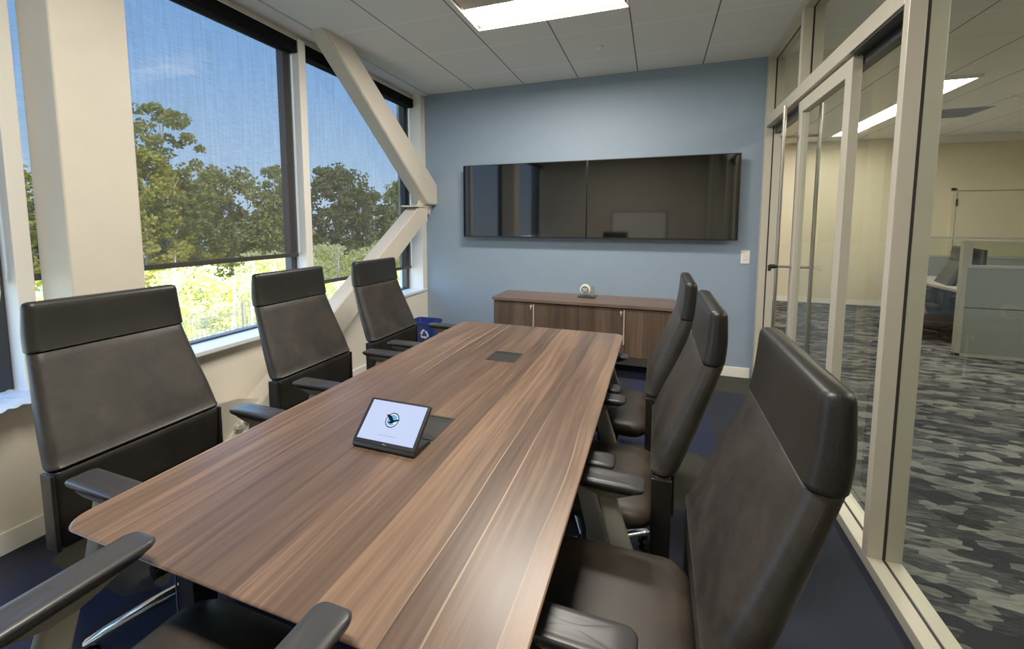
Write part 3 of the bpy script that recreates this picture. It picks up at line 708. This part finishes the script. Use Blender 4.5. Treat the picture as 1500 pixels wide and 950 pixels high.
# ------------------------------------------------------------------ chairs
def hring(z, xf, xb, hw, r=.028, n=5, dome=0, bow=.0):
    """horizontal ring of a cushion: xf front, xb back, half-width hw"""
    out = []
    for x, y in rrect((xf+xb)/2, 0, (xf-xb)/2, hw, r, n):
        q = 1-(y/hw)**2
        out.append((x-bow*q, y, z+dome*q))
    return out
def refine(keys, k=4):
    """smoothly interpolate (z, xf, xb, hw) keys"""
    out = []
    K = np.array(keys, float); n = len(K)
    for i in range(n-1):
        p0, p1, p2, p3 = K[max(i-1, 0)], K[i], K[i+1], K[min(i+2, n-1)]
        for j in range(k):
            s = j/k; a = 2*p1; b = p2-p0; c = 2*p0-5*p1+4*p2-p3; d_ = -p0+3*p1-3*p2+p3
            out.append(.5*(a+b*s+c*s*s+d_*s**3))
    out.append(K[-1]); return out
def cushion(keys, r, endtop=.02, endbot=.012, dome=0, bow=0):
    bm = BM(); ks = refine(keys); rings = []
    z, xf, xb, hw = ks[0]; mid = (xf+xb)/2
    for s, dz in ((.35, 0), (.75, .15), (.93, .5)):
        rings.append(hring(z+endbot*dz, mid+(xf-mid)*s, mid+(xb-mid)*s, hw-endbot*(1-s), r*s, dome=0, bow=bow))
    for i, (z_, a, b, w) in enumerate(ks):
        f = i/(len(ks)-1)
        rings.append(hring(z_+(endbot if i == 0 else 0), a, b, w, r, dome=dome*max(0, f-.6)/.4, bow=bow))
    z, xf, xb, hw = ks[-1]; mid = (xf+xb)/2
    for s, dz in ((.95, .45), (.8, .85), (.45, 1.0)):
        rings.append(hring(z+endtop*dz, mid+(xf-mid)*s, mid+(xb-mid)*s, hw-endtop*(1-s)*.9, r*s, dome=dome, bow=bow))
    return loft(bm, rings)
def make_chair(label, loc, rotz, dz=0):
    t = thing('conference_chair', label, 'chair', loc, 'high backed leather conference chairs', rotz)
    # front surface profile, z above floor
    bm = cushion([(.655, -.250, -.334, .290), (.76, -.290, -.374, .282), (.89, -.345, -.422, .268), (1.042, -.404, -.472, .252)], .036, .004, .012, bow=.006)
    obj('backrest', bm, 'leather', t, smooth=True, local=True, angle=60)
    bm = cushion([(1.048, -.403, -.474, .256), (1.12, -.414, -.480, .255), (1.200, -.420, -.478, .250)], .030, .028, .004, dome=.004, bow=.006)
    obj('headrest', bm, 'leatherdark', t, smooth=True, local=True, angle=60)
    bm = cushion([(.36, -.275, -.325, .270), (.50, -.262, -.322, .282), (.650, -.256, -.318, .286)], .022, .003, .01, bow=.004)
    lp = obj('lower_back_panel', bm, 'leatherdark', t, smooth=True, local=True, angle=60)
    for s in (-1, 1):
        bm = BM(); box(bm, -.322, -.256, s*.287-.006, s*.287+.006, .37, .648, .004); obj('side_seam', bm, 'leatherdark', lp, local=True)
    # seat : waterfall cushion
    bm = BM(); rings = []
    def sring(z, d, dome=0):
        out = []
        for x, y in rrect(-.012, 0, .258-d, .255-d, max(.075-d*.3, .01), 7):
            fx = (x+.012)/.258; fy = y/.255
            out.append((x, y*(1-.05*max(0, fx)), z+dome*(1-fx*fx)*(1-fy*fy)-.012*max(0, fx-.5)**2*4))
        return out
    for z, d in ((.395, .05), (.405, .02), (.425, .003), (.445, 0), (.462, .006), (.474, .022), (.480, .05), (.483, .10), (.485, .17)): rings.append(sring(z, d))
    loft(bm, rings); obj('seat', bm, 'seatleather', t, smooth=True, local=True, angle=60)
    bm = BM(); box(bm, -.12, .12, -.09, .09, .335, .40, .015); box(bm, -.30, -.08, -.035, .035, .345, .375, .008); box(bm, -.345, -.315, -.04, .04, .35, .62, .008)
    obj('seat_mechanism', bm, 'padunder', t, local=True)
    for s in (-1, 1):
        bm = BM(); rings = []
        def pring(z, k):
            out = []
            for x, y in rrect(0, 0, .138, .045, .020, 6):
                f = x/.138
                y *= 1-.12*max(0, f)**3-.08*max(0, -f)**3
                out.append((.005+x*k, s*.274+y*(k if k > .9 else k*.9), z-.004*f*f))
            return out
        for z, k in ((.648, .62), (.650, .80), (.664, .965), (.670, 1.0), (.675, 1.0), (.679, .975), (.6815, .92), (.683, .6), (.6835, .15)): rings.append(pring(z, k))
        loft(bm, rings); pd = obj('arm_pad', bm, 'pad', t, smooth=True, local=True, angle=50)
        bm = BM(); loft(bm, [[(x, y+s*.274, z) for x, y in rrect(-.01, 0, a, b, .012, 3)] for z, a, b in ((.612, .03, .014), (.63, .055, .028), (.646, .085, .034))])
        obj('pad_bracket', bm, 'post', pd, smooth=True, local=True)
        bm = BM(); rings = []
        for z, x, hx in ((.62, -.01, .030), (.50, -.045, .034), (.40, -.075, .040), (.372, -.08, .042)):
            rings.append([(x+a, s*.274+b, z) for a, b in rrect(0, 0, hx, .015, .012, 3)])
        loft(bm, rings); box(bm, -.12, -.04, min(s*.09, s*.298), max(s*.09, s*.298), .35, .374, .006)
        obj('arm_post', bm, 'post', t, smooth=True, local=True)
    bm = BM(); cyl(bm, (0, 0, .09), (0, 0, .24), .030, seg=20); cyl(bm, (0, 0, .24), (0, 0, .345), .018, seg=16); obj('gas_lift', bm, 'caster', t, smooth=True, local=True)
    return t
BASE = {}
def add_base(t, rot):
    bm = BM(); cyl(bm, (0, 0, .075), (0, 0, .135), .048, .04, seg=24); obj('base_hub', bm, 'chrome', t, smooth=True, local=True)
    for k in range(5):
        a = rot+k*2*PI/5; R_ = Matrix.Rotation(a, 4, 'Z')
        if 'leg' not in BASE:
            bm = BM(); rings = []
            for x, z, w, h in ((.03, .108, .026, .02), (.15, .103, .023, .016), (.28, .088, .019, .012), (.325, .080, .016, .009), (.332, .078, .010, .006)):
                rings.append([(x, y, z+q) for y, q in rrect(0, 0, w, h, min(w, h)*.8, 4)])
            loft(bm, rings); lg = obj('base_leg', bm, 'chrome', t, smooth=True, local=True)
            bm = BM()
            for s in (-1, 1): cyl(bm, (.318, s*.010, .028), (.318, s*.026, .028), .028, seg=20)
            cyl(bm, (.318, -.011, .028), (.318, .011, .028), .02, seg=12); cyl(bm, (.318, 0, .03), (.318, 0, .08), .010, seg=10)
            cs = obj('caster', bm, 'caster', lg, smooth=True, local=True)
            BASE['leg'] = lg.data; BASE['caster'] = cs.data
        else:
            lg = bpy.data.objects.new('base_leg', BASE['leg']); COL.objects.link(lg); lg.parent = t
            cs = bpy.data.objects.new('caster', BASE['caster']); COL.objects.link(cs); cs.parent = lg
        lg.rotation_euler = (0, 0, a)
CH = [  # lumbar x, y, yaw, label
    (-1.925, 1.045, 0.0, 'large dark leather chair nearest the viewer on the window side', -114),
    (-1.925, 1.935, 0.0, 'dark leather chair in the middle of the window side', -80),
    (-1.905, 2.715, 0.0, 'dark leather chair on the window side in front of the blue recycling bin', -100),
    (.105, 1.062, PI, 'large dark leather chair nearest the viewer on the glass partition side', 20),
    (.000, 1.712, PI, 'dark leather chair in the middle of the glass partition side', 40),
    (-.035, 2.385, PI, 'dark leather chair on the partition side nearest the credenza', 60)]
proto = None
for lx, ly, yaw, lab, legdeg in CH:
    loc = (lx+.25*math.cos(yaw), ly+.25*math.sin(yaw), 0)
    if proto is None:
        proto = make_chair(lab, loc, yaw); t = proto; add_base(t, math.radians(legdeg)-yaw)
    else:
        t = dup(proto, loc, yaw, lab)
        for c in t.children:
            if c.name.startswith('base_leg'): c.rotation_euler.z += math.radians(legdeg+114)-yaw
# raised chair at the near end of the table : all but the base lifted by 0.115
hc = dup(proto, (-.822, .432, 0), PI/2, 'dark leather chair at the near end of the table, only arms and seat in view')
for c in hc.children:
    if not (c.name.startswith('base_') or c.name.startswith('gas_lift')): c.location.z += .123
    if c.name.startswith('gas_lift'): c.scale.z = 1.33; c.location.z = -.03
# chair in the open office, mostly behind the tall post
oc = dup(proto, (3.30, 7.05, 0), 2.9, 'dark office chair on the patterned carpet beyond the glass partition')
oc['group'] = 'office chairs'

# ------------------------------------------------------------------ outside
GZ = -2.4
bm = BM(); quad(bm, (-90, -40, GZ), (-3.6, -40, GZ), (-3.6, 120, GZ), (-90, 120, GZ))
tag(obj('grass', bm, 'grass'), 'sunlit grass outside the windows', 'grass', kind='stuff')
f = thing('picket_fence', 'dark metal picket fence outside below the windows', 'fence', (-10, 8, GZ))
bm = BM()
for z in (-.78, -1.12, -2.2): box(bm, -10.02, -9.98, -2, 22, z, z+.022)
obj('rail', bm, 'fence', f)
bm = BM(); y = -2
while y < 22: box(bm, -10.008, -9.992, y, y+.010, GZ, -.55); y += .11
p = obj('picket', bm, 'fence', f); p['kind'] = 'stuff'
for k in range(11):
    bm = BM(); box(bm, -10.03, -9.97, -2+k*2.4, -1.94+k*2.4, GZ, -.48); obj('post', bm, 'fence', f)
def foliage_mesh(seed, h, rad, n, shape, leaf, base):
    rs = np.random.RandomState(seed)
    nb = 150 if shape != 'thin' else 110
    C = []
    for i in range(nb):
        fz = rs.uniform(0, 1)
        env = {'round': math.sqrt(max(0, 1-(1.7*fz-.7)**2))*.95+.1, 'tall': (1.0-.6*fz**2), 'thin': (.3+.55*math.sin(fz*PI)), 'wide': 1-.6*fz*fz}[shape]
        a = rs.uniform(0, 2*PI); r = rad*env*rs.uniform(0, 1)**.4
        C.append((r*math.cos(a), r*math.sin(a), base+(h-base)*fz, rs.uniform(.10, .30)*rad*(1 if shape != 'thin' else .8)))
    C = np.array(C); idx = rs.randint(0, nb, n)
    d = rs.normal(size=(n, 3)); d /= np.linalg.norm(d, axis=1)[:, None]; rr_ = rs.uniform(.25, 1, n)**.5
    P = C[idx, :3]+d*(C[idx, 3]*rr_)[:, None]*np.array([1, 1, .8])
    u = rs.normal(size=(n, 3)); u /= np.linalg.norm(u, axis=1)[:, None]
    w = np.cross(u, rs.normal(size=(n, 3))); w /= np.linalg.norm(w, axis=1)[:, None]
    s = (leaf*rs.uniform(.6, 1.3, n))[:, None]
    V = np.stack([P-u*s, P-w*s*.6, P+u*s, P+w*s*.6], 1).reshape(-1, 3)
    me = bpy.data.meshes.new('foliage'); me.from_pydata(V.tolist(), [], np.arange(4*n).reshape(-1, 4).tolist())
    return me, C
def tree_proto(seed, h, rad, n, shape, leaf, base, lm, bk):
    me, C = foliage_mesh(seed, h, rad, n, shape, leaf, base); me.materials.append(M[lm])
    bm = BM()
    cyl(bm, (0, 0, 0), (0.05*h*.2, .03, h*.55), .026*h*.6, .012*h*.6, seg=9); cyl(bm, (0.05*h*.2, .03, h*.55), (0, 0, h*.93), .012*h*.6, .02, seg=7)
    for c in C[:14]:
        z0 = max(.2*h, min(c[2]-.15*h, .85*h)); cyl(bm, (0.01*h*z0/h, .02, z0), tuple(c[:3]), .035, .012, seg=5)
    tm = bpy.data.meshes.new('trunk'); bm.to_mesh(tm); bm.free(); tm.materials.append(M[bk])
    return me, tm
PR = {'tall': tree_proto(1, 9, 2.0, 11000, 'tall', .12, .8, 'leafy', 'bark'), 'sparse': tree_proto(5, 10, 2.5, 6500, 'thin', .11, 2.4, 'leafg', 'bark'),
      'round': tree_proto(2, 7.2, 2.7, 11000, 'round', .12, .9, 'leafg', 'barkd'), 'dark': tree_proto(3, 7.0, 2.8, 11000, 'round', .12, .6, 'leafd', 'barkd'),
      'bush': tree_proto(4, 2.6, 1.9, 3600, 'wide', .09, .1, 'leafp', 'bark')}
def tree(kind, x, y, s, rz, label, cat='tree', group='trees outside the windows'):
    t = thing({'bush': 'shrub'}.get(kind, 'tree'), label, cat, (x, y, GZ), group, rz); t.scale = (s, s, s)
    for nm, me in zip(('foliage', 'trunk'), PR[kind]):
        o = bpy.data.objects.new(nm, me); COL.objects.link(o); o.parent = t
TR = [('sparse', -20, 12.0, .88, .3, 'tall loose-crowned tree rising above the others at the left of the middle window'),
      ('tall', -19, 10.6, .74, 1.2, 'yellow-green tree low beside the cream column in the middle window'),
      ('tall', -21, 12.9, .66, 2.0, 'yellow-green tree under the tall loose-crowned tree'),
      ('round', -22, 16.3, .92, .5, 'rounded olive tree in the centre of the middle window'),
      ('sparse', -21, 18.3, .72, 2.4, 'slender tree just left of the white mullion'),
      ('tall', -22, 20.2, .74, 3.1, 'yellowish tree against the right edge of the middle window'),
      ('dark', -22, 24.0, 1.10, 1.1, 'big dark rounded tree at the left of the far window'),
      ('dark', -24, 29.5, .95, 2.1, 'dark tree low behind the brace in the far window'),
      ('round', -24, 36.5, 1.12, .2, 'dark tree at the right edge of the far window'),
      ('tall', -20, 7.2, .66, .9, 'yellow-green tree in the sliver left of the column'),
      ('round', -19, 3.5, .8, 1.9, 'rounded tree seen at the far left edge'),
      ('dark', -30, 13.5, .8, .7, 'dark tree standing behind the yellow-green ones'),
      ('dark', -30, 21, .85, 2.9, 'dark tree filling the gap behind the slender tree'),
      ('dark', -32, 29, .9, 1.5, 'dark tree behind the big rounded one'),
      ('round', -31, 8.5, .85, 1.5, 'olive tree far behind the column')]
for a in TR: tree(*a)
BS = [(-14.5, 8.2, .7), (-15.5, 9.9, .85), (-15, 11.6, .7), (-16, 13.4, .95), (-15, 15.3, .8), (-16.5, 17.4, 1.0), (-16, 20, .9), (-17, 23, 1.0), (-17, 26.5, 1.05), (-14.5, 6, .8), (-14.5, 3.8, .8)]
for i, (x, y, s) in enumerate(BS): tree('bush', x, y, s, i*1.3, 'bright green shrub beyond the fence', 'shrub', 'shrubs beyond the fence')
for i in range(9):
    x, y = -12.8-random.random()*1.5, 6.2+i*1.15
    t = thing('sapling', 'slim pale sapling trunk just beyond the fence', 'sapling', (x, y, GZ), 'pale saplings beyond the fence')
    bm = BM(); top_ = random.uniform(1.9, 2.9); cyl(bm, (0, 0, 0), (.1, .12, top_), .06, .02, seg=7)
    for k in range(6):
        z = random.uniform(.8, top_*.9); cyl(bm, (.1*z/top_, .12*z/top_, z), (random.uniform(-.5, .5), random.uniform(-.5, .5), z+random.uniform(.3, .7)), .018, .006, seg=5)
    obj('trunk', bm, 'bark', t, local=True)

# ------------------------------------------------------------------ light
w = bpy.data.worlds.new('sky'); SC.world = w; w.use_nodes = True; t = w.node_tree; t.nodes.clear()
out = t.nodes.new('ShaderNodeOutputWorld'); bg = t.nodes.new('ShaderNodeBackground'); tc = t.nodes.new('ShaderNodeTexCoord'); sp = t.nodes.new('ShaderNodeSeparateXYZ')
L(t, tc.outputs['Generated'], sp.inputs[0])
c = ramp(t, sp.outputs[2], [(0, (.62, .80, 1.0, 1)), (.12, (.42, .66, 1.0, 1)), (.3, (.25, .50, .95, 1)), (.55, (.17, .40, .88, 1)), (1, (.12, .3, .8, 1))])
cn = t.nodes.new('ShaderNodeTexNoise'); cn.inputs['Scale'].default_value = 3.2; cn.inputs['Detail'].default_value = 6
mpn = t.nodes.new('ShaderNodeMapping'); mpn.inputs['Scale'].default_value = (1, 1, 3.5); L(t, tc.outputs['Generated'], mpn.inputs[0]); L(t, mpn.outputs[0], cn.inputs['Vector'])
k = ramp(t, cn.outputs[0], [(.66, (0, 0, 0, 1)), (.78, (.35, .35, .35, 1))])
mx = t.nodes.new('ShaderNodeMix'); mx.data_type = 'RGBA'; L(t, k, mx.inputs[0]); L(t, c, mx.inputs[6]); mx.inputs[7].default_value = (.9, .95, 1, 1)
L(t, mx.outputs[2], bg.inputs[0]); bg.inputs[1].default_value = 4.4
L(t, bg.outputs[0], out.inputs[0])
def light(name, kind, loc, rot, energy, color=(1, 1, 1), **k):
    d = bpy.data.lights.new(name, kind); d.energy = energy; d.color = color
    for a, b in k.items(): setattr(d, a, b)
    o = bpy.data.objects.new(name, d); COL.objects.link(o); o.location = loc; o.rotation_euler = rot; return o
s = light('sun', 'SUN', (0, 0, 20), (0, 0, 0), 11, (1, .93, .8), angle=.01)
s.rotation_euler = Vector((-.62, .30, -.72)).to_track_quat('-Z', 'Y').to_euler()
for (a, b) in BAYS:   # portals only steer sky sampling through each window
    p = light('window_portal', 'AREA', (GX-.07, (a+b)/2, 1.84), (0, -PI/2, 0), 1, shape='RECTANGLE', size=2.25, size_y=b-a)
    p.data.cycles.is_portal = True

# ------------------------------------------------------------------ camera
cam = bpy.data.cameras.new('camera'); co = bpy.data.objects.new('camera', cam); COL.objects.link(co)
r_ = Vector((.9458936, .3244705, .0020530)); u_ = Vector((-.0296827, .0802265, .9963346)); f_ = Vector((-.3231165, .9424874, -.0855169))
co.matrix_world = Matrix((( r_.x, u_.x, -f_.x, 0), (r_.y, u_.y, -f_.y, 0), (r_.z, u_.z, -f_.z, 1.51385), (0, 0, 0, 1)))
cam.sensor_width = 36; cam.sensor_fit = 'HORIZONTAL'; cam.lens = 14.51723; cam.shift_x = -.0031877; cam.shift_y = -.0639988
cam.clip_start = .02; cam.clip_end = 300
SC.camera = co
SC.view_settings.view_transform = 'Standard'; SC.view_settings.look = 'None'; SC.view_settings.exposure = 0; SC.view_settings.gamma = 1.17
SC.cycles.max_bounces = 10; SC.cycles.diffuse_bounces = 5; SC.cycles.transparent_max_bounces = 16; SC.cycles.use_denoising = True
SC.cycles.sample_clamp_indirect = 6; SC.cycles.caustics_reflective = False
